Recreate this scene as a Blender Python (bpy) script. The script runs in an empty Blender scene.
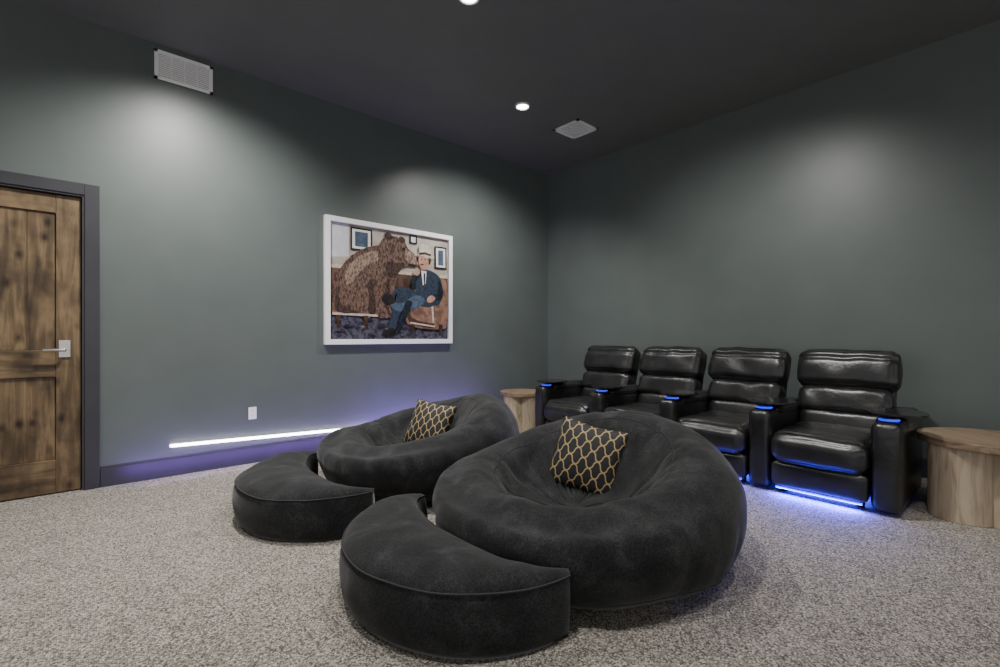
import bpy, bmesh, math, random
from mathutils import Vector, Matrix, noise
random.seed(4)
C = bpy.context.scene.collection
F_PX=475.4; TH=math.radians(48.27); H=1.2; HZ=337.0
FX,FY=math.cos(TH),math.sin(TH); RX,RY=math.sin(TH),-math.cos(TH)
YW=4.96; XW=5.41; ZC=3.69

# ---------------------------------------------------------------- materials
def mat(name, col=(.5,.5,.5), rough=.5, metal=0, emit=None, es=0, spec=.5, sheen=0):
    m=bpy.data.materials.new(name); m.use_nodes=True
    b=m.node_tree.nodes['Principled BSDF']
    b.inputs['Base Color'].default_value=(*col,1); b.inputs['Roughness'].default_value=rough
    b.inputs['Metallic'].default_value=metal; b.inputs['Specular IOR Level'].default_value=spec
    if emit: b.inputs['Emission Color'].default_value=(*emit,1); b.inputs['Emission Strength'].default_value=es
    if sheen: b.inputs['Sheen Weight'].default_value=sheen; b.inputs['Sheen Roughness'].default_value=.45
    return m
def nd(m,t,**kw):
    n=m.node_tree.nodes.new(t)
    for k,v in kw.items():
        if k in n.inputs: n.inputs[k].default_value=v
        else: setattr(n,k,v)
    return n
def ln(m,a,b): m.node_tree.links.new(a,b)
def coords(m,scale=(1,1,1),rot=(0,0,0)):
    tc=nd(m,'ShaderNodeTexCoord'); mp=nd(m,'ShaderNodeMapping')
    mp.inputs['Scale'].default_value=scale; mp.inputs['Rotation'].default_value=rot
    ln(m,tc.outputs['Object'],mp.inputs['Vector']); return mp.outputs['Vector']
def ramp(m,stops):
    r=nd(m,'ShaderNodeValToRGB'); e=r.color_ramp.elements
    while len(e)>len(stops): e.remove(e[-1])
    while len(e)<len(stops): e.new(.5)
    for el,(p,c) in zip(e,stops): el.position=p; el.color=(*c,1)
    return r
def noise_mat(name,c1,c2,scale=5,detail=4,rough=.5,bump=0,bscale=None,stretch=(1,1,1),spec=.5,sheen=0,lo=.35,hi=.65,bdist=.01,dist=0,rot=(0,0,0)):
    m=mat(name,c1,rough,spec=spec,sheen=sheen); b=m.node_tree.nodes['Principled BSDF']
    v=coords(m,stretch,rot)
    n=nd(m,'ShaderNodeTexNoise',Scale=scale,Detail=detail,Distortion=dist); ln(m,v,n.inputs['Vector'])
    r=ramp(m,[(lo,c1),(hi,c2)]); ln(m,n.outputs['Fac'],r.inputs['Fac']); ln(m,r.outputs['Color'],b.inputs['Base Color'])
    if bump:
        n2=nd(m,'ShaderNodeTexNoise',Scale=bscale or scale,Detail=4); ln(m,v,n2.inputs['Vector'])
        bp=nd(m,'ShaderNodeBump',Strength=bump,Distance=bdist); ln(m,n2.outputs['Fac'],bp.inputs['Height']); ln(m,bp.outputs['Normal'],b.inputs['Normal'])
    return m

M_wall=noise_mat('wall_paint',(.101,.120,.115),(.109,.128,.123),3,3,.40,.12,220,spec=.5,bdist=.002)
M_ceil=noise_mat('ceiling_paint',(.160,.165,.162),(.170,.175,.172),3,3,.5,.1,200,spec=.35,bdist=.002)
M_trim=noise_mat('trim_paint',(.034,.033,.040),(.040,.039,.047),4,3,.4,.05,90)
M_white=mat('white_paint',(.9,.9,.9),.4)
M_dark=mat('dark_slot',(.03,.03,.03),.8)
M_leather=noise_mat('black_leather',(.008,.008,.008),(.018,.018,.019),6,4,.33,.35,34,spec=.55,bdist=.006)
M_black=mat('black_plastic',(.012,.012,.013),.18)
M_steel=mat('brushed_steel',(.65,.64,.62),.28,1)
M_blue=mat('blue_led',(.01,.01,.5),.5,emit=(.015,.03,1),es=4)
M_bluedim=mat('blue_ring_light',(.01,.01,.5),.5,emit=(.01,.02,1),es=1.8)
M_ledw=mat('violet_white_led',(.9,.85,1),.5,emit=(1,.92,1),es=14)
M_lens=mat('lamp_lens',(1,1,1),.5,emit=(1,.96,.9),es=20)
def suede():
    m=mat('charcoal_suede',(.02,.02,.02),.9,spec=.10,sheen=.14); b=m.node_tree.nodes['Principled BSDF']
    v=coords(m)
    n=nd(m,'ShaderNodeTexNoise',Scale=6,Detail=8,Roughness=.62,Distortion=.4); ln(m,v,n.inputs['Vector'])
    r=ramp(m,[(.34,(.014,.0142,.015)),(.52,(.022,.0225,.0235)),(.72,(.043,.044,.046))]); ln(m,n.outputs['Fac'],r.inputs['Fac'])
    n3=nd(m,'ShaderNodeTexNoise',Scale=130,Detail=2); ln(m,v,n3.inputs['Vector'])
    r3=ramp(m,[(.3,(.55,.55,.55)),(.7,(1.4,1.4,1.4))]); ln(m,n3.outputs['Fac'],r3.inputs['Fac'])
    mx=nd(m,'ShaderNodeMix',data_type='RGBA',blend_type='MULTIPLY'); mx.inputs['Factor'].default_value=1
    ln(m,r.outputs['Color'],mx.inputs[6]); ln(m,r3.outputs['Color'],mx.inputs[7]); ln(m,mx.outputs[2],b.inputs['Base Color'])
    n2=nd(m,'ShaderNodeTexNoise',Scale=14,Detail=5,Roughness=.5); ln(m,v,n2.inputs['Vector'])
    bp=nd(m,'ShaderNodeBump',Strength=.22,Distance=.010); ln(m,n2.outputs['Fac'],bp.inputs['Height']); ln(m,bp.outputs['Normal'],b.inputs['Normal'])
    return m
M_suede=suede()
M_pipe=mat('suede_piping',(.022,.023,.025),.85)

def carpet():
    m=mat('loop_carpet',(.4,.4,.4),.95,spec=.1); b=m.node_tree.nodes['Principled BSDF']
    v=coords(m)
    n=nd(m,'ShaderNodeTexNoise',Scale=5,Detail=3); ln(m,v,n.inputs['Vector'])
    vo=nd(m,'ShaderNodeTexVoronoi',Scale=140,Randomness=.6); ln(m,v,vo.inputs['Vector'])
    sep=nd(m,'ShaderNodeSeparateColor'); ln(m,vo.outputs['Color'],sep.inputs['Color'])
    r=ramp(m,[(.0,(.115,.103,.089)),(.25,(.22,.201,.174)),(.55,(.345,.319,.281)),(.8,(.425,.397,.355)),(1,(.55,.52,.47))])
    ln(m,sep.outputs['Red'],r.inputs['Fac'])
    r2=ramp(m,[(.0,(1,1,1)),(.55,(.92,.92,.92)),(.95,(.38,.38,.38))]); 
    mul=nd(m,'ShaderNodeMath',operation='MULTIPLY'); mul.inputs[1].default_value=1.25
    ln(m,vo.outputs['Distance'],mul.inputs[0]); ln(m,mul.outputs[0],r2.inputs['Fac'])
    mx=nd(m,'ShaderNodeMix',data_type='RGBA',blend_type='MULTIPLY'); mx.inputs['Factor'].default_value=1
    ln(m,r.outputs['Color'],mx.inputs[6]); ln(m,r2.outputs['Color'],mx.inputs[7])
    r3=ramp(m,[(.3,(.9,.9,.9)),(.7,(1.04,1.03,1.02))]); ln(m,n.outputs['Fac'],r3.inputs['Fac'])
    mx2=nd(m,'ShaderNodeMix',data_type='RGBA',blend_type='MULTIPLY'); mx2.inputs['Factor'].default_value=1
    ln(m,mx.outputs[2],mx2.inputs[6]); ln(m,r3.outputs['Color'],mx2.inputs[7])
    ln(m,mx2.outputs[2],b.inputs['Base Color'])
    inv=nd(m,'ShaderNodeMath',operation='SUBTRACT'); inv.inputs[0].default_value=1; ln(m,vo.outputs['Distance'],inv.inputs[1])
    bp=nd(m,'ShaderNodeBump',Strength=.5,Distance=.005); ln(m,inv.outputs[0],bp.inputs['Height']); ln(m,bp.outputs['Normal'],b.inputs['Normal'])
    return m
M_carpet=carpet()
def wood(name,c,axis='Z',knots=True,rough=.45,s=1):
    m=mat(name,c[0],rough); b=m.node_tree.nodes['Principled BSDF']
    st={'Z':(9,9,.9),'X':(.9,9,9),'Y':(9,.9,9)}[axis]; v=coords(m,tuple(a*s for a in st))
    n=nd(m,'ShaderNodeTexNoise',Scale=1.6,Detail=7,Distortion=1.3); ln(m,v,n.inputs['Vector'])
    r=ramp(m,[(.28,c[0]),(.45,c[1]),(.58,c[2]),(.75,c[1])]); ln(m,n.outputs['Fac'],r.inputs['Fac'])
    out=r.outputs['Color']
    if knots:
        v2=coords(m,(4.2,.6,2.6)); vo=nd(m,'ShaderNodeTexVoronoi',Scale=1.9); ln(m,v2,vo.inputs['Vector'])
        rk=ramp(m,[(.0,(.05,.035,.03)),(.09,(.14,.10,.08)),(.14,(.5,.45,.4)),(.28,(1,1,1))]); ln(m,vo.outputs['Distance'],rk.inputs['Fac'])
        mx=nd(m,'ShaderNodeMix',data_type='RGBA',blend_type='MULTIPLY'); mx.inputs['Factor'].default_value=.95
        ln(m,out,mx.inputs[6]); ln(m,rk.outputs['Color'],mx.inputs[7]); out=mx.outputs[2]
        v3=coords(m,(1.6,1.6,1)); n3=nd(m,'ShaderNodeTexNoise',Scale=4.2,Detail=6); ln(m,v3,n3.inputs['Vector'])
        r3=ramp(m,[(.36,(.36,.34,.32)),(.6,(1.1,1.1,1.1))]); ln(m,n3.outputs['Fac'],r3.inputs['Fac'])
        mx=nd(m,'ShaderNodeMix',data_type='RGBA',blend_type='MULTIPLY'); mx.inputs['Factor'].default_value=.88
        ln(m,out,mx.inputs[6]); ln(m,r3.outputs['Color'],mx.inputs[7]); out=mx.outputs[2]
    ln(m,out,b.inputs['Base Color'])
    bp=nd(m,'ShaderNodeBump',Strength=.25,Distance=.003); ln(m,n.outputs['Fac'],bp.inputs['Height']); ln(m,bp.outputs['Normal'],b.inputs['Normal'])
    return m
WC=[(.055,.035,.018),(.125,.081,.041),(.195,.132,.070)]
M_door_v=wood('knotty_alder',WC,'Z'); M_door_h=wood('knotty_alder_rail',WC,'X')
M_oak=wood('weathered_oak',[(.25,.19,.13),(.38,.30,.215),(.46,.38,.28)],'Z',False,.55,1.5)
M_oaktop=wood('oak_top',[(.12,.08,.05),(.20,.14,.09),(.27,.195,.13)],'X',False,.4,1.2)

def trellis():
    m=mat('gold_trellis_fabric',(.01,.01,.01),.7,sheen=.05); b=m.node_tree.nodes['Principled BSDF']
    tc=nd(m,'ShaderNodeTexCoord'); sp=nd(m,'ShaderNodeSeparateXYZ'); ln(m,tc.outputs['UV'],sp.inputs[0])
    def mth(op,a,bb=None):
        n=nd(m,'ShaderNodeMath',operation=op)
        for i,x in enumerate((a,bb)):
            if x is None: continue
            if isinstance(x,(int,float)): n.inputs[i].default_value=x
            else: ln(m,x,n.inputs[i])
        return n.outputs[0]
    N=5.0
    x=mth('MULTIPLY',sp.outputs[0],N); y=mth('MULTIPLY',sp.outputs[1],N*.85)
    wob=mth('MULTIPLY',mth('SINE',mth('MULTIPLY',mth('SUBTRACT',x,y),2*math.pi)),.08)
    wob2=mth('MULTIPLY',mth('SINE',mth('MULTIPLY',mth('ADD',x,y),2*math.pi)),.08)
    a=mth('ABSOLUTE',mth('SUBTRACT',mth('FRACT',mth('ADD',mth('ADD',x,y),wob)),.5))
    c=mth('ABSOLUTE',mth('SUBTRACT',mth('FRACT',mth('ADD',mth('ADD',mth('SUBTRACT',x,y),10),wob2)),.5))
    g=mth('MINIMUM',a,c); fac=mth('LESS_THAN',g,.064)
    mx=nd(m,'ShaderNodeMix',data_type='RGBA'); ln(m,fac,mx.inputs['Factor'])
    mx.inputs[6].default_value=(.008,.008,.009,1); mx.inputs[7].default_value=(.36,.26,.12,1)
    ln(m,mx.outputs[2],b.inputs['Base Color']); return m
M_trellis=trellis()

# ---------------------------------------------------------------- mesh helpers
def mesh_obj(name,verts,faces,mats,parent=None,loc=(0,0,0),rot=(0,0,0),smooth=False,fm=None,kind=None,label=None):
    me=bpy.data.meshes.new(name); me.from_pydata([tuple(v) for v in verts],[],faces); me.validate(); me.update()
    if not isinstance(mats,(list,tuple)): mats=[mats]
    for mm in mats: me.materials.append(mm)
    if fm and len(fm)==len(me.polygons):
        for p,i in zip(me.polygons,fm): p.material_index=i
    bm=bmesh.new(); bm.from_mesh(me); bmesh.ops.recalc_face_normals(bm,faces=bm.faces); bm.to_mesh(me); bm.free()
    if smooth:
        for p in me.polygons: p.use_smooth=True
    o=bpy.data.objects.new(name,me); C.objects.link(o)
    o.location=loc; o.rotation_euler=rot
    if parent: o.parent=parent
    if kind: o['kind']=kind
    if label: o['label']=label
    return o
def empty(name,loc,label,cat,rot=(0,0,0),group=None):
    o=bpy.data.objects.new(name,None); C.objects.link(o); o.location=loc; o.rotation_euler=rot
    o.empty_display_size=.1; o['label']=label; o['category']=cat
    if group: o['group']=group
    return o
class G:  # geometry accumulator
    def __init__(s): s.v=[]; s.f=[]; s.m=[]
    def add(s,v,f,mi=0):
        o=len(s.v); s.v+= [Vector(a) for a in v]; s.f+=[tuple(i+o for i in q) for q in f]; s.m+=[mi]*len(f)
    def box(s,x0,x1,y0,y1,z0,z1,mi=0):
        s.add([(x0,y0,z0),(x1,y0,z0),(x1,y1,z0),(x0,y1,z0),(x0,y0,z1),(x1,y0,z1),(x1,y1,z1),(x0,y1,z1)],
              [(0,3,2,1),(4,5,6,7),(0,1,5,4),(1,2,6,5),(2,3,7,6),(3,0,4,7)],mi)
    def soft(s,c,size,r=.05,puff=.02,n=12,rot=None,wr=0,wf=6,mi=0,seed=0,shape=None):
        hx,hy,hz=[a/2 for a in size]; idx={}; vs=[]; fs=[]
        def vid(p):
            k=tuple(round(a,5) for a in p)
            if k in idx: return idx[k]
            half=(hx,hy,hz)
            P=[math.sin(a*math.pi/2)*.35+a*.65 for a in p]
            w=Vector((P[0]*hx,P[1]*hy,P[2]*hz))
            inner=Vector([max(-h+r,min(h-r,c_)) for c_,h in zip(w,half)])
            d=w-inner
            if d.length>1e-9: d=d.normalized()*r
            w2=inner+d
            e=[(1-P[0]**2),(1-P[1]**2),(1-P[2]**2)]
            for i in range(3):
                if abs(p[i])>.999:
                    j,k2=[x for x in range(3) if x!=i]
                    w2[i]+= math.copysign(puff*math.sqrt(max(0,e[j]*e[k2])),p[i])
            if shape: w2=shape(w2,P)
            if wr:
                nn=noise.noise_vector(w2*wf+Vector((seed*7.3,seed,0)))
                w2+=nn*wr
            if rot: w2=rot@w2
            idx[k]=len(vs); vs.append(w2+Vector(c)); return idx[k]
        L=[-1+2*i/n for i in range(n+1)]
        for ax in range(3):
            for sg in (-1,1):
                for i in range(n):
                    for j in range(n):
                        pts=[]
                        for (a,b) in ((i,j),(i+1,j),(i+1,j+1),(i,j+1)):
                            p=[0,0,0]; p[ax]=sg; o=[x for x in range(3) if x!=ax]; p[o[0]]=L[a]; p[o[1]]=L[b]; pts.append(vid(p))
                        fs.append(tuple(pts))
        s.add(vs,fs,mi)
    def cyl(s,c,r,h,n=32,r2=None,axis='Z',mi=0):
        r2=r if r2 is None else r2; v=[]; 
        for k,(rr,zz) in enumerate(((r,0),(r2,h))):
            for i in range(n):
                a=2*math.pi*i/n; p=(rr*math.cos(a),rr*math.sin(a),zz)
                if axis=='Y': p=(p[0],p[2],p[1])
                if axis=='X': p=(p[2],p[0],p[1])
                v.append((p[0]+c[0],p[1]+c[1],p[2]+c[2]))
        f=[(i,(i+1)%n,n+(i+1)%n,n+i) for i in range(n)]+[tuple(range(n))[::-1],tuple(range(n,2*n))]
        s.add(v,f,mi)
    def tube(s,pts,r,n=8,closed=True,mi=0):
        P=[Vector(p) for p in pts]; N=len(P); v=[]; f=[]
        for i in range(N):
            t=(P[(i+1)%N]-P[i-1]) if closed else (P[min(i+1,N-1)]-P[max(i-1,0)])
            t.normalize(); up=Vector((0,0,1)) if abs(t.z)<.9 else Vector((1,0,0))
            a=t.cross(up).normalized(); b=a.cross(t)
            for k in range(n):
                an=2*math.pi*k/n; v.append(P[i]+a*math.cos(an)*r+b*math.sin(an)*r)
        for i in range(N if closed else N-1):
            for k in range(n): f.append((i*n+k,i*n+(k+1)%n,((i+1)%N)*n+(k+1)%n,((i+1)%N)*n+k))
        if not closed: f+= [tuple(range(n)),tuple(range((N-1)*n,N*n))[::-1]]
        s.add(v,f,mi)
    def torus(s,c,R,r,n=40,m=8,mi=0):
        s.tube([(c[0]+R*math.cos(2*math.pi*i/n),c[1]+R*math.sin(2*math.pi*i/n),c[2]) for i in range(n)],r,m,True,mi)
    def obj(s,name,mats,parent=None,bevel=0,**kw):
        o=mesh_obj(name,s.v,s.f,mats,parent,fm=s.m,**kw)
        if bevel:
            b=o.modifiers.new('bevel','BEVEL'); b.width=bevel; b.segments=2; b.limit_method='ANGLE'
        return o

# ---------------------------------------------------------------- shell
g=G(); g.box(-5,XW+.15,-4.5,YW+.15,-.1,0); o=g.obj('floor',M_carpet,kind='structure')
g=G(); g.box(-5,XW+.15,-4.5,YW+.15,ZC,ZC+.1); g.obj('ceiling',M_ceil,kind='structure')
DX0,DX1,DZ=-.90,.03,2.29
g=G(); g.box(-5,DX0-.02,YW,YW+.15,0,ZC); g.box(DX1+.02,XW,YW,YW+.15,0,ZC); g.box(DX0-.02,DX1+.02,YW,YW+.15,DZ+.02,ZC)
g.obj('wall_back',M_wall,kind='structure')
g=G(); g.box(XW,XW+.15,-4.5,YW+.15,0,ZC); g.obj('wall_right',M_wall,kind='structure')
g=G(); g.box(DX1+.115,XW-.017,YW-.016,YW-.001,.001,.15); g.box(DX1+.115,XW-.017,YW-.011,YW-.001,.15,.165)
g.obj('baseboard_back',M_trim,kind='structure',bevel=.003)
g=G(); g.box(XW-.016,XW-.001,-4.5,YW-.001,.001,.15); g.box(XW-.011,XW-.001,-4.5,YW-.001,.15,.165); g.obj('baseboard_right',M_trim,kind='structure',bevel=.003)
g=G(); cw=.09; 
g.box(DX1+.02,DX1+.02+cw,YW-.022,YW-.001,.001,DZ+.02+cw); g.box(DX0-.02-cw,DX0-.02,YW-.022,YW-.001,.001,DZ+.02+cw); g.box(DX0-.02,DX1+.02,YW-.022,YW-.001,DZ+.02,DZ+.02+cw)
g.box(DX1+.005,DX1+.02,YW-.012,YW+.14,.001,DZ+.02); g.box(DX0-.02,DX0-.005,YW-.012,YW+.14,.001,DZ+.02); g.box(DX0-.005,DX1+.005,YW-.012,YW+.14,DZ+.005,DZ+.02)
g.box(DX1-.015,DX1+.005,YW+.063,YW+.14,.001,DZ+.005); g.box(DX0-.005,DX0+.015,YW+.063,YW+.14,.001,DZ+.005); g.box(DX0+.015,DX1-.015,YW+.063,YW+.14,DZ-.015,DZ+.005); g.box(DX0+.015,DX1-.015,YW+.063,YW+.14,.001,.02)  # stops behind the leaf, added to block light leaking round the door
g.obj('trim_1',M_trim,kind='structure',bevel=.003)
# door
g=G(); y0,y1=YW+.02,YW+.06; st=.145
g.box(DX0,DX0+st,y0,y1,.008,DZ); g.box(DX1-st,DX1,y0,y1,.008,DZ)
for z0,z1 in ((.008,.26),(.895,1.10),(2.15,DZ)): g.box(DX0+st,DX1-st,y0,y1,z0,z1,1)
pw=(DX1-DX0-2*st)/4
for z0,z1 in ((.26,.895),(1.10,2.15)):
    for i in range(4): g.box(DX0+st+i*pw+.002,DX0+st+(i+1)*pw-.002,y0+.016,y1-.005,z0,z1)
    g.box(DX0+st,DX1-st,y0+.02,y1-.006,z0,z1)
door=g.obj('door_1',[M_door_v,M_door_h],kind='structure',bevel=.004)
g=G(); hx=-.065; g.box(hx-.033,hx+.033,YW+.008,YW+.02,1.045,1.175); g.cyl((hx,YW-.035,1.10),.012,.05,16,axis='Y'); g.cyl((hx,YW+.002,1.10),.03,.01,24,axis='Y')
g.tube([(hx,YW-.035,1.10),(hx+.0,YW-.045,1.10),(hx-.03,YW-.05,1.10),(hx-.07,YW-.05,1.102),(hx-.12,YW-.047,1.10)],.011,10,False)
g.cyl((hx,YW+.002,1.15),.014,.012,20,axis='Y')
g.obj('door_handle',M_steel,parent=door,label='satin chrome lever handle',bevel=.002)

# vents
v=empty('wall_vent',(.71,YW,3.52),'white slotted air vent grille high on the wall','air vent')
g=G(); W,Hh=.215,.125
g.box(-W,W,-.006,-.001,-Hh,Hh,1)
for a in (-1,1): g.box(min(a*W,a*(W-.022)),max(a*W,a*(W-.022)),-.014,-.001,-Hh,Hh); g.box(-W,W,-.014,-.001,min(a*Hh,a*(Hh-.022)),max(a*Hh,a*(Hh-.022)))
g.obj('frame',[M_white,M_dark],parent=v)
g=G()
for i in range(13): z=-.1+i*.2/12; g.box(-.195,.195,-.012,-.004,z-.0068,z+.0056)
for i in range(5): x=-.19+i*.095; g.box(x-.004,x+.004,-.013,-.004,-.103,.103)
g.obj('louvers',M_white,parent=v)
v=empty('ceiling_vent',(4.46,3.64,ZC),'white square air vent set in the ceiling','air vent')
g=G(); W=.19
g.box(-W,W,-W,W,-.006,-.001,1)
for a in (-1,1): g.box(min(a*W,a*(W-.03)),max(a*W,a*(W-.03)),-W,W,-.015,-.001); g.box(-W,W,min(a*W,a*(W-.03)),max(a*W,a*(W-.03)),-.015,-.001)
g.obj('frame',[M_white,M_dark],parent=v)
g=G()
for i in range(9): y=-.15+i*.3/8; g.box(-.162,.162,y-.014,y+.014,-.013,-.004)
g.obj('louvers',M_white,parent=v)

# downlights
def can(x,y,power,ang=100,blend=.6,tilt=(0,0,0),col=(1,.97,.93)):
    e=empty('ceiling_light',(x,y,ZC),'round white recessed ceiling light, switched on','ceiling light',group='recessed ceiling lights')
    g=G(); g.torus((0,0,-.006),.072,.012); g.obj('trim_ring',M_white,parent=e,smooth=True)
    g=G(); g.cyl((0,0,-.006),.062,.004); g.obj('lens',M_lens,parent=e)
    l=bpy.data.lights.new('downlight','SPOT'); l.energy=power; l.spot_size=math.radians(ang); l.spot_blend=blend; l.shadow_soft_size=.07; l.color=col
    lo=bpy.data.objects.new('downlight',l); C.objects.link(lo); lo.location=(x,y,ZC-.03); lo.rotation_euler=tilt
R=math.radians
can(3.59,3.66,370,124,.9,(R(18),R(-6),0))
can(.75,3.62,520,124,.9,(R(19),0,0))
can(2.14,2.74,170,110,.8)
can(3.12,1.66,390,108,1,(R(4),R(-32),0))
can(.75,1.2,220,115,.9); can(-1.2,3.4,220,115,.9); can(3.6,-.6,100,110,.9); can(2.2,.1,150,115,.9)  # unseen downlights, added out of view as fill light

# outlet
o_=empty('wall_outlet',(1.257,YW,.474),'white duplex power outlet plate on the wall','power outlet')
g=G(); g.box(-.035,.035,-.006,-.001,-.058,.058); g.obj('cover_plate',M_white,parent=o_,bevel=.002)
g=G(); 
for z in (-.02,.02): 
    g.box(-.017,.017,-.008,-.005,z-.014,z+.014)
    for x in (-.006,.006): g.box(x-.0012,x+.0012,-.0085,-.007,z-.005,z+.006,1)
g.obj('socket',[M_white,M_dark],parent=o_)

# LED strip on the wall
o_=empty('led_strip',(.61,YW,.262),'glowing violet-white LED light bar low on the wall','light strip')
g=G(); s=-.037
def slab(g,x0,x1,y0,y1,h,mi=0):
    g.add([(x0,y0,s*x0-h),(x1,y0,s*x1-h),(x1,y1,s*x1-h),(x0,y1,s*x0-h),(x0,y0,s*x0+h),(x1,y0,s*x1+h),(x1,y1,s*x1+h),(x0,y1,s*x0+h)],
              [(0,3,2,1),(4,5,6,7),(0,1,5,4),(1,2,6,5),(2,3,7,6),(3,0,4,7)],mi)
slab(g,0,1.84,-.03,-.012,.011); g.obj('diffuser',M_ledw,parent=o_)
g=G(); slab(g,-.01,1.85,-.012,-.001,.014); g.obj('mounting_channel',M_white,parent=o_)
def area(loc,size,sy,energy,col,rot):
    l=bpy.data.lights.new('strip_light','AREA'); l.shape='RECTANGLE'; l.size=size; l.size_y=sy; l.energy=energy; l.color=col
    lo=bpy.data.objects.new('strip_light',l); C.objects.link(lo); lo.location=loc; lo.rotation_euler=rot
area((1.4,YW-.25,.07),2.2,.04,6,(.36,.20,1),(R(115),0,0))
area((3.2,YW-.30,.07),1.6,.04,17,(.36,.20,1),(R(112),0,0))

# ---------------------------------------------------------------- framed art
PX0,PX1,PZ0,PZ1=1.94,3.57,1.12,2.48
pc=((PX0+PX1)/2,(PZ0+PZ1)/2)
art=empty('framed_picture',(pc[0],YW,PZ0),'large white-framed picture of a bear beside a seated man','picture')
hw=(PX1-PX0)/2; hh=PZ1-PZ0
g=G(); fw=.055
g.box(-hw,-hw+fw,-.055,-.001,0,hh); g.box(hw-fw,hw,-.055,-.001,0,hh); g.box(-hw+fw,hw-fw,-.055,-.001,0,fw); g.box(-hw+fw,hw-fw,-.055,-.001,hh-fw,hh)
g.obj('frame',M_white,parent=art,bevel=.003)
art_m=[]; 
def am(name,c1,c2,scale=14,stretch=(1,1,1),dist=.5,lo=.38,hi=.62,rot=(0,0,0)):
    m=noise_mat(name,c1,c2,scale,6,.6,stretch=stretch,spec=.2,lo=lo,hi=hi,dist=dist,rot=rot); art_m.append(m); return len(art_m)-1
a_wall=am('print_wall',(.34,.30,.27),(.47,.42,.38),5)
a_blue=am('print_pale',(.48,.48,.54),(.60,.60,.65),5)
a_wood=am('print_wainscot',(.06,.034,.028),(.13,.075,.058),8,(1,1,.3))
a_rug=am('print_rug',(.018,.017,.034),(.085,.078,.11),26)
a_bear=am('print_fur',(.040,.024,.019),(.18,.11,.085),34,(1.6,1,.7),.6,rot=(0,.5,0))
a_beard=am('print_fur_dark',(.020,.012,.010),(.075,.045,.036),34,(1.6,1,.7),.6,rot=(0,.5,0))
a_bearl=am('print_fur_light',(.11,.07,.052),(.34,.24,.19),34,(1.6,1,.7),.6,rot=(0,.5,0))
a_suit=am('print_suit',(.016,.025,.042),(.035,.052,.08),30,(3,1,1))
a_suitd=am('print_suit_dark',(.006,.009,.015),(.016,.023,.034),20)
a_suitl=am('print_suit_light',(.045,.070,.11),(.08,.115,.165),20)
a_skin=am('print_skin',(.34,.19,.13),(.48,.29,.21),20)
a_hat=am('print_hat',(.42,.39,.33),(.58,.54,.46),20)
a_chair=am('print_leather',(.13,.07,.05),(.26,.15,.105),12)
a_chaird=am('print_leather_dark',(.035,.018,.013),(.075,.038,.027),12)
a_trim=am('print_nails',(.42,.35,.27),(.58,.49,.4),30)
a_blk=am('print_black',(.008,.007,.008),(.02,.018,.018),10)
a_white=am('print_white',(.6,.59,.58),(.75,.74,.72),10)
a_rim=am('print_rug_pattern',(.12,.07,.06),(.25,.19,.17),20)
def catmull(P,n=6):
    out=[]; N=len(P)
    for i in range(N):
        p0,p1,p2,p3=[Vector(P[(i+k)%N]) for k in (-1,0,1,2)]
        for j in range(n):
            t=j/n; out.append(.5*((2*p1)+(p2-p0)*t+(2*p0-5*p1+4*p2-p3)*t*t+(3*p1-p0-3*p2+p3)*t**3))
    return out
g=G(); layer=[0]
IX0,IX1,IZ0,IZ1=-hw+fw,hw-fw,fw,hh-fw
def poly(pts,mi,smooth=False,rough=0):
    # picture coordinates 0..120 across, 0..100 down, laid onto the flat print
    layer[0]+=1; y=-.02-layer[0]*.0003
    Q=[(IX0+(IX1-IX0)*p[0]/120,IZ1-(IZ1-IZ0)*p[1]/100) for p in pts]
    if smooth: Q=[(q.x,q.y) for q in catmull(Q,10 if rough else 6)]
    if rough:
        rr=random.Random(layer[0]); Q=[(a+rr.uniform(-rough,rough),b+rr.uniform(-rough,rough)) for a,b in Q]
    Q=[(max(IX0,min(IX1,a)),max(IZ0,min(IZ1,b))) for a,b in Q]
    g.add([(a,y,b) for a,b in Q],[tuple(range(len(Q)))],mi)
poly([(0,0),(120,0),(120,100),(0,100)],a_wall)
poly([(0,0),(17,0),(17,28),(0,30)],a_blue)
poly([(0,38),(120,38),(120,76),(0,76)],a_wood)
poly([(0,36),(120,36),(120,39),(0,39)],a_trim)
for x in (4,26,48,70,92): poly([(x,43),(x+17,43),(x+17,70),(x,70)],a_chaird)
poly([(0,70),(120,70),(120,100),(0,100)],a_rug)
rr=random.Random(3)
for k in range(26):
    x=rr.uniform(3,117); y=rr.uniform(78,98); w_=rr.uniform(1.5,4)
    poly([(x-w_,y),(x,y-w_*.3),(x+w_,y),(x,y+w_*.3)],rr.choice([a_suitl,a_suitd,a_rim]),True)
# wall frames
for (x0,y0,x1,y1) in ((18,2,38,22),(76,1,84,9),(104,8,118,30)):
    poly([(x0,y0),(x1,y0),(x1,y1),(x0,y1)],a_blk); poly([(x0+1.5,y0+1.5),(x1-1.5,y0+1.5),(x1-1.5,y1-1.5),(x0+1.5,y1-1.5)],a_white)
    poly([(x0+4,y0+3.5),(x1-4,y0+3.5),(x1-4,y1-3.5),(x0+4,y1-3.5)],a_suitl)
# stool under the bear
poly([(2,68),(62,70),(62,78),(2,77)],a_chair); poly([(2,77),(62,78),(62,80),(2,79)],a_trim)
for x in (5,30,56): poly([(x,79),(x+4,79),(x+3,90),(x+1,90)],a_chaird)
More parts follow.
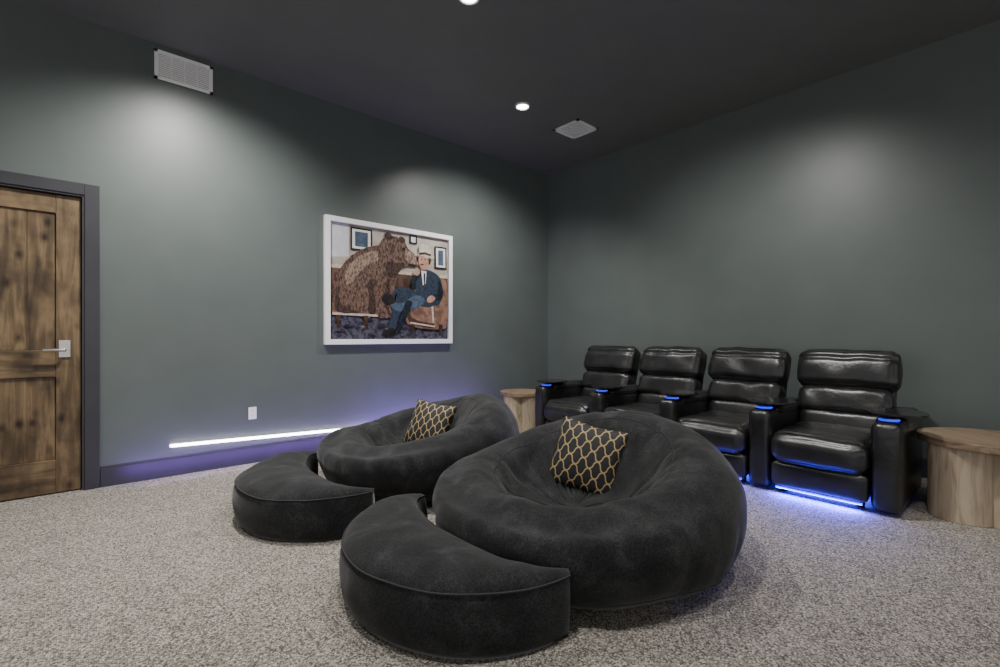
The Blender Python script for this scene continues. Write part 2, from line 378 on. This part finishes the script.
# bear: hunched seated trunk, haunch, forelegs, head turned to the man
poly([(3,70),(2,58),(5,46),(11,36),(19,27),(29,20),(40,16),(50,14),(58,20),(62,32),(61,44),(58,56),(57,66),(56,74),(40,77),(20,77),(8,76)],a_bear,True,.004)
poly([(14,40),(22,30),(33,23),(43,21),(46,27),(36,33),(27,40),(20,50),(14,52)],a_bearl,True,.006)
poly([(34,76),(35,62),(33,52),(38,46),(40,60),(41,76)],a_beard,True,.004)
poly([(4,72),(5,60),(9,54),(8,64),(12,72),(24,75),(24,77),(8,77)],a_beard,True,.004)
poly([(54,40),(58,34),(63,38),(60,54),(60,66),(63,74),(66,78),(56,80),(52,70),(53,54)],a_bear,True,.004)
poly([(41,50),(47,44),(53,48),(52,62),(53,74),(58,79),(46,81),(42,74)],a_bear,True,.004)
poly([(51,52),(54,44),(55,56),(54,70),(56,78),(53,76),(51,64)],a_beard,True,.003)
poly([(44,18),(48,9),(55,5),(63,5),(70,8),(74,14),(80,18),(85,22),(86,27),(82,31),(75,31),(68,33),(60,36),(50,34),(44,26)],a_bear,True,.004)
poly([(52,30),(60,29),(70,29),(66,36),(58,44),(52,40)],a_beard,True,.004)
poly([(72,16),(79,18.5),(85,22),(86,27),(81,29),(74,27),(71,22)],a_bearl,True,.002)
poly([(83,21),(87,22.5),(87.5,25.5),(84,25.5)],a_blk,True)
poly([(68,14.5),(70.3,14.2),(70.6,16.6),(68.3,16.8)],a_blk,True)
poly([(51,8),(50,4),(53,2),(57,4),(57,8)],a_beard,True,.002)
poly([(64,8),(65,4.5),(68.5,4),(71,7),(69,10)],a_beard,True,.002)
poly([(75,28.5),(83,29),(81,30.8),(75,30.5)],a_blk,True)
# armchair
poly([(74,62),(80,54),(86,50),(100,40),(112,40),(118,46),(117,80),(113,90),(74,86)],a_chair,True)
poly([(76,66),(96,62),(108,64),(108,88),(76,84)],a_chaird,True)
poly([(79,69),(94,66),(104,68),(104,84),(79,80)],a_chair,True)
poly([(98,56),(112,50),(119,56),(118,84),(110,90),(102,84)],a_chair,True)
poly([(99,58),(101,56),(103,84),(101,84)],a_trim)
poly([(76,83.5),(104,87),(104,88.5),(76,85.2)],a_trim)
for x in (76,108): poly([(x,86),(x+5,86),(x+4,94),(x+1,94)],a_chaird)
# man: torso, arms, legs, shoes
poly([(84,38),(92,33),(102,34),(110,40),(113,54),(108,66),(94,66),(84,62),(82,48)],a_suit,True)
poly([(108,42),(113,50),(112,60),(102,62),(98,58),(106,54)],a_suitd,True)
poly([(84,42),(80,54),(77,46),(82,36),(88,34),(90,38)],a_suitd,True)
poly([(88,34),(94,34),(93,46),(90,48)],a_white); poly([(90.6,36),(92.6,36),(92.4,46),(91.2,48)],a_suitd)
poly([(98,58),(104,62),(100,68),(86,68),(72,64),(62,58),(58,64),(56,62),(62,52),(74,52),(88,56)],a_suit,True)
poly([(64,56),(72,58),(68,70),(62,84),(58,92),(53,91),(56,78),(60,66)],a_suit,True)
poly([(82,58),(92,62),(84,70),(70,74),(58,72),(56,66),(68,66)],a_suitl,True)
poly([(72,64),(78,66),(72,80),(66,92),(62,90),(66,78)],a_suitd,True)
poly([(48,94),(55,90),(60,91),(60,96),(50,98)],a_blk,True)
poly([(50,58),(58,60),(60,66),(54,68),(47,64)],a_blk,True)
poly([(95,60),(100,57),(104,60),(100,64),(95,64)],a_skin,True)
poly([(80,34),(84,32),(87,35),(84,39),(80,38)],a_skin,True)
# head and hat
poly([(85,24),(86.5,17),(92,15),(97,18),(98,25),(95,31),(90,33),(86.5,30)],a_skin,True)
poly([(87,27.5),(90,27),(91,28.2),(87.6,28.8)],a_chaird); poly([(87.3,22.5),(89,22.3),(89,23.2),(87.3,23.3)],a_blk); poly([(91.5,22.3),(93.2,22.4),(93.2,23.3),(91.5,23.2)],a_blk)
poly([(96,19),(98.4,20),(98.4,26),(96.5,27)],a_chaird,True)
poly([(80,20),(85,17),(86,10),(92,8),(98,11),(99,17),(103,20),(96,21),(88,19.5)],a_hat,True)
poly([(85.5,16.8),(92,15.6),(99,17),(99,19),(92,18),(85.5,19)],a_chaird)
g.obj('print',art_m,parent=art,label='printed picture of a brown bear and a man in a suit')

# ---------------------------------------------------------------- bean bags
def prof_points(P,n):
    P=[Vector(p) for p in P]; P=[2*P[0]-P[1]]+P+[2*P[-1]-P[-2]]; out=[]
    seg=len(P)-3
    for i in range(n+1):
        s=i/n*seg; k=min(int(s),seg-1); t=s-k; p0,p1,p2,p3=P[k:k+4]
        out.append(.5*((2*p1)+(p2-p0)*t+(2*p0-5*p1+4*p2-p3)*t*t+(3*p1-p0-3*p2+p3)*t**3))
    return out
def beanbag(loc,rot,seed,label,sc=1.0,hs=1.0):
    e=empty('bean_bag_chair',loc,label,'bean bag chair',rot=(0,0,rot),group='black suede bean bag chairs')
    NA,NP=160,80; v=[]; rings=[]
    for a in range(NA):
        th=2*math.pi*a/NA; c=math.cos(th)      # c=1 at back (+X), -1 at front
        w=((c+1)/2)**1.45
        zr=(.405+.29*w)*hs
        pts=[(0.02,.004),(.35,.0),(.62,.004),(.775,.09),(.845,.24+.04*w),(.825,.35+.13*w),(.735,zr-.045),(.60,zr),(.48,zr-.035-.02*w),(.38,zr-.13-.09*w),(.25,.25+.03*w),(.10,.225),(0.0,.22)]
        pp=prof_points(pts,NP); ring=[]
        for j,p in enumerate(pp):
            r=max(0,p[0])*sc; z=max(0,p[1]); u=j/NP
            x=r*math.cos(th)-.05*max(0,min(1,(u-.6)/.3)); y=r*math.sin(th)
            q=Vector((x,y,z))
            if z>.01:
                inn=max(0,(u-.5)/.5)
                nn=noise.noise_vector(q*2.3+Vector((seed,0,0)))*(.022)
                n2=noise.noise_vector(q*5.5+Vector((0,seed,0)))*(.006+.018*inn)
                q=q+nn*min(1,r/.15)+n2*min(1,r/.12)
                f1=abs(noise.noise(Vector((math.cos(th)*3.4,math.sin(th)*3.4,seed+u*1.5))))
                cr=max(0,.10-f1)/.10
                f2=abs(noise.noise(Vector((math.cos(th)*2+u*5,math.sin(th)*2-u*4,seed*2))))
                cr2=max(0,.07-f2)/.07
                if u>.6: q.z-=cr*.036*math.sin(math.pi*min(1,(u-.6)/.38))
                if u<.45:
                    k=-cr*.014*math.sin(math.pi*min(1,max(0,(u-.15)/.3))); q.x+=k*math.cos(th); q.y+=k*math.sin(th)
                if .3<u<.95:
                    k=cr2*.010*math.sin(math.pi*(u-.3)/.65); q.z-=k; q.x-=k*.5*math.cos(th); q.y-=k*.5*math.sin(th)
                q.z=max(q.z,0.004)
            ring.append(q)
        rings.append(ring)
    for r in rings: v+=r
    W=NP+1; f=[(a*W+j,((a+1)%NA)*W+j,((a+1)%NA)*W+j+1,a*W+j+1) for a in range(NA) for j in range(NP)]
    o=mesh_obj('cushion_body',v,f,M_suede,parent=e,smooth=True)
    bm=bmesh.new(); bm.from_mesh(o.data); bmesh.ops.remove_doubles(bm,verts=bm.verts,dist=.002)
    bmesh.ops.recalc_face_normals(bm,faces=bm.faces); bm.to_mesh(o.data); bm.free()
    for p in o.data.polygons: p.use_smooth=True
    for jj in (int(NP*.26),int(NP*.66)):
        gg=G(); gg.tube([r[jj] for r in rings],.0035,6); gg.obj('piping',M_pipe,parent=e,smooth=True)
    return e
beanbag((2.19,1.745,0),R(0),1.3,'round black suede bean bag lounger with an ottoman in front',1.005)
beanbag((2.185,3.46,0),R(-16),5.7,'round black suede bean bag lounger near the picture wall',.985,.97)

def ottoman(loc,rot,label,seed):
    e=empty('crescent_ottoman',loc,label,'ottoman',rot=(0,0,rot),group='crescent ottomans')
    NS=72; a,b,cc=.63,.635,.16; v=[]; top_o=[]; top_i=[]
    prof=[]
    zt=.25
    for i in range(7): prof.append((i/6,.004,-.018 if i==6 else 0))
    for i in range(1,7): z=i/7*zt; prof.append((1,z,.020*math.sin(math.pi*i/7)))
    for i in range(0,17): t=1-i/16; prof.append((t,zt+.06*math.sin(math.pi*t)**.6 if 0<t<1 else zt,0))
    for i in range(6,0,-1): z=i/7*zt; prof.append((0,z,-.018*math.sin(math.pi*i/7)))
    M_=len(prof)
    for s in range(NS+1):
        ph=-math.pi/2+math.pi*s/NS
        co=max(0,math.cos(ph)); sn=math.sin(ph)
        bb=b if sn<0 else b*.97
        O=Vector((-a*co**.92,bb*sn)); I=Vector((-cc*co+.035*(1-co),bb*.93*sn))
        d=(O-I); L_=d.length; dn=d.normalized() if L_>1e-6 else Vector((-1,0))
        for (t,z,off) in prof:
            p=I+d*t+dn*off
            dome=(z-zt) if z>zt else 0
            zz=(min(z,zt))+dome*min(1,L_/.3)
            q=Vector((p.x,p.y,zz))
            if z>.01:
                q+=noise.noise_vector(q*4+Vector((seed,1,0)))*.010+noise.noise_vector(q*9+Vector((seed,1,0)))*.003
            v.append(q)
            if t==1 and z==zt: top_o.append(q+Vector((dn.x*.002,dn.y*.002,0.001)))
            if t==0 and z==zt: top_i.append(q+Vector((-dn.x*.002,-dn.y*.002,0.001)))
    f=[(s*M_+j,(s+1)*M_+j,(s+1)*M_+(j+1)%M_,s*M_+(j+1)%M_) for s in range(NS) for j in range(M_)]
    f+=[tuple(range(M_)),tuple(range(NS*M_,(NS+1)*M_))]
    o=mesh_obj('cushion_body',v,f,M_suede,parent=e,smooth=True)
    gg=G(); loop=top_o+top_i[::-1]; gg.tube(loop,.004,6); gg.obj('piping',M_pipe,parent=e,smooth=True)
ottoman((1.50,1.865,0),R(-3),'black suede crescent footstool curved against a bean bag lounger',2)
ottoman((1.39,3.32,0),R(-4),'black suede crescent footstool by the lounger near the wall',7)

# throw pillows
def pillow(loc,rotm,size,label):
    n=28; v=[]; f=[]; uv=[]
    for sgn in (1,-1):
        for i in range(n+1):
            for j in range(n+1):
                x=-1+2*i/n; y=-1+2*j/n
                e=(1-x*x)*(1-y*y); z=sgn*(.085*max(0,e)**.5+.001)
                k=1-.10*(1-abs(y))*abs(x)**3 ; k2=1-.10*(1-abs(x))*abs(y)**3
                q=Vector((x*k*size/2,y*k2*size/2,z)); q.z+=.006*noise.noise(q*9)
                v.append(q); uv.append((i/n,j/n))
    W=n+1
    for s in range(2):
        for i in range(n):
            for j in range(n):
                o=s*W*W; f.append((o+i*W+j,o+(i+1)*W+j,o+(i+1)*W+j+1,o+i*W+j+1))
    me=bpy.data.meshes.new('fabric_cover'); me.from_pydata(v,[],f); me.update(); me.materials.append(M_trellis)
    ul=me.uv_layers.new(name='UVMap')
    for l in me.loops: ul.data[l.index].uv=uv[l.vertex_index]
    bm=bmesh.new(); bm.from_mesh(me); bmesh.ops.remove_doubles(bm,verts=bm.verts,dist=.004); bmesh.ops.recalc_face_normals(bm,faces=bm.faces); bm.to_mesh(me); bm.free()
    for p in me.polygons: p.use_smooth=True
    o=bpy.data.objects.new('throw_pillow',me); C.objects.link(o)
    o.matrix_world=Matrix.Translation(loc)@rotm.to_4x4()
    o['label']=label; o['category']='pillow'; o['group']='patterned throw pillows'
    return o
def facing(n,roll):
    n=Vector(n).normalized(); up=Vector((0,0,1)); x=up.cross(n).normalized(); y=n.cross(x)
    m=Matrix((x,y,n)).transposed(); return m@Matrix.Rotation(roll,3,'Z')
pillow((2.43,1.895,.43),facing((-.80,-.42,.38),R(-12)),.45,'black square throw pillow with gold trellis on a bean bag')
pillow((2.35,3.57,.42),facing((-.80,-.42,.42),R(-8)),.42,'black and gold trellis pillow on the bean bag near the wall')

# ---------------------------------------------------------------- recliners
def recliner(Yc,both,seed,label,X0=4.0,glow=0):
    e=empty('recliner_chair',(X0,Yc,0),label,'recliner',group='row of black leather recliners')
    g=G(); g.box(.10,.95,-.28,.28,.06,.26)
    for x in (.14,.9):
        for y in (-.24,.24): g.cyl((x,y,.001),.025,.06,16)
    g.obj('base_frame',M_black,parent=e,bevel=.006)
    g=G(); g.soft((.055,0,.155),(.10,.59,.19),.03,.012,12,wr=.005,seed=seed); g.obj('footrest',M_leather,parent=e,smooth=True)
    g=G(); g.soft((.36,0,.395),(.66,.595,.16),.05,.020,18,wr=.012,wf=7,seed=seed)
    g.soft((.055,0,.35),(.16,.595,.21),.07,.012,14,wr=.008,seed=seed+1)
    g.obj('seat_cushion',M_leather,parent=e,smooth=True)
    ang=math.radians(19); rt=Matrix.Rotation(ang,3,'Y'); 
    base=Vector((.70,0,.42)); up=rt@Vector((0,0,1))
    def at(h,dx=0): return base+up*h+rt@Vector((dx,0,0))
    g=G()
    g.soft(at(.08,.03),(.20,.60,.19),.06,.012,14,rot=rt,wr=.010,seed=seed+2)
    g.soft(at(.255,.03),(.22,.64,.24),.065,.014,18,rot=rt,wr=.012,wf=8,seed=seed+3)
    g.soft(at(.33,.12),(.10,.62,.72),.04,.01,12,rot=rt,seed=seed+4)
    g.obj('backrest',M_leather,parent=e,smooth=True)
    def hs(w,P):   # head pillow: soft crease across, thinner toward the top edge
        z=P[2]; dep=.016*math.exp(-((z-.45)/.10)**2)
        if w.x<0: w.x+=dep+.03*max(0,z)**2
        return w
    g=G(); g.soft(at(.535,.01),(.22,.685,.33),.065,.014,24,rot=rt,wr=.012,wf=7,seed=seed+5,shape=hs)
    g.obj('headrest',M_leather,parent=e,smooth=True)
    for sg in ((1,-1) if both else (1,)):
        yc=sg*.395
        g=G(); g.soft((.46,yc,.325),(.88,.165,.60),.045,.008,16,wr=.005,wf=5,seed=seed+7)
        g.soft((.53,yc,.60),(.66,.170,.10),.045,.010,14,wr=.005,seed=seed+8)
        arm=g.obj('armrest',M_leather,parent=e,smooth=True)
        g=G(); g.cyl((.15,yc,.622),.050,.022,36); g.torus((.15,yc,.645),.048,.005); cup=g.obj('cup_holder',M_steel,parent=arm,smooth=False)
        g=G(); g.cyl((.15,yc,.6445),.043,.001,32); g.obj('cup_well',M_black,parent=cup)
        g=G(); g.torus((.15,yc,.634),.055,.005); g.obj('led_ring',M_bluedim,parent=cup,smooth=True,label='glowing blue ring')
        g=G(); n=48; vv=[]
        for z in (.672,.686):
            for i in range(n):
                t=2*math.pi*i/n; vv.append((.23+.20*math.cos(t),yc-.035+.165*math.sin(t)*(1-.15*math.cos(t)),z))
        g.add(vv,[(i,(i+1)%n,n+(i+1)%n,n+i) for i in range(n)]+[tuple(range(n))[::-1],tuple(range(n,2*n))])
        g.cyl((.33,yc,.62),.014,.055,16)
        g.obj('swivel_tray',M_black,parent=arm,bevel=.003)
    g=G(); g.box(.13,.60,-.26,-.25,.045,.06); g.box(.13,.60,.25,.26,.045,.06); g.box(.02,.032,-.27,.27,.044,.056)
    g.obj('led_strip',M_blue,parent=e,label='blue glowing light strip under the chair')
    if glow:
        area((X0+.01,Yc,.056),.52,.03,glow,(.04,.04,1),(R(34),0,R(90)))
        area((X0+.30,Yc,.058),.5,.3,glow*.4,(.04,.04,1),(0,0,R(90)))
lab='black leather power recliner with blue-lit cup holder'
recliner(1.05,True,1,lab+', beside oak table',glow=27)
recliner(1.845,False,12,lab,glow=16)
recliner(2.64,False,23,lab)
recliner(3.435,False,34,'black leather power recliner at the row end near the wall')

# ---------------------------------------------------------------- oak drum tables
def drum(loc,Rt,Hh,label,rot=0,lobes=4):
    e=empty('side_table',loc,label,'side table',rot=(0,0,rot))
    g=G(); n=64
    g.cyl((0,0,Hh-.05),Rt,.05,n); g.obj('table_top',[M_oaktop],parent=e,bevel=.006)
    rr=Rt*.47; off=Rt*.51; out=[]
    N=240
    for i in range(N):
        t=2*math.pi*i/N; best=0
        for k in range(lobes):
            a=2*math.pi*k/lobes; d=(t-a+math.pi)%(2*math.pi)-math.pi
            if abs(d)>math.pi/2: continue
            disc=rr*rr-(off*math.sin(d))**2
            if disc>0: best=max(best,off*math.cos(d)+math.sqrt(disc))
        out.append((best*math.cos(t),best*math.sin(t)))
    vv=[(x,y,.003) for x,y in out]+[(x,y,Hh-.051) for x,y in out]
    g=G(); g.add(vv,[(i,(i+1)%N,N+(i+1)%N,N+i) for i in range(N)]+[tuple(range(N))[::-1],tuple(range(N,2*N))])
    g.obj('table_base',M_oak,parent=e)
drum((4.55,.185,0),.375,.53,'round light oak drum side table with scalloped base',R(49))
drum((4.32,4.42,0),.28,.50,'small round oak side table in the room corner')

# ---------------------------------------------------------------- world, camera
w=bpy.data.worlds.new('room_ambient'); bpy.context.scene.world=w; w.use_nodes=True
w.node_tree.nodes['Background'].inputs[0].default_value=(1,.985,.96,1); w.node_tree.nodes['Background'].inputs[1].default_value=.95
cam=bpy.data.cameras.new('camera'); co=bpy.data.objects.new('camera',cam); C.objects.link(co)
cam.sensor_width=36; cam.lens=F_PX/1000*36; cam.shift_y=.0035
co.location=(0,0,H); co.rotation_euler=(math.pi/2,0,TH-math.pi/2)
bpy.context.scene.camera=co
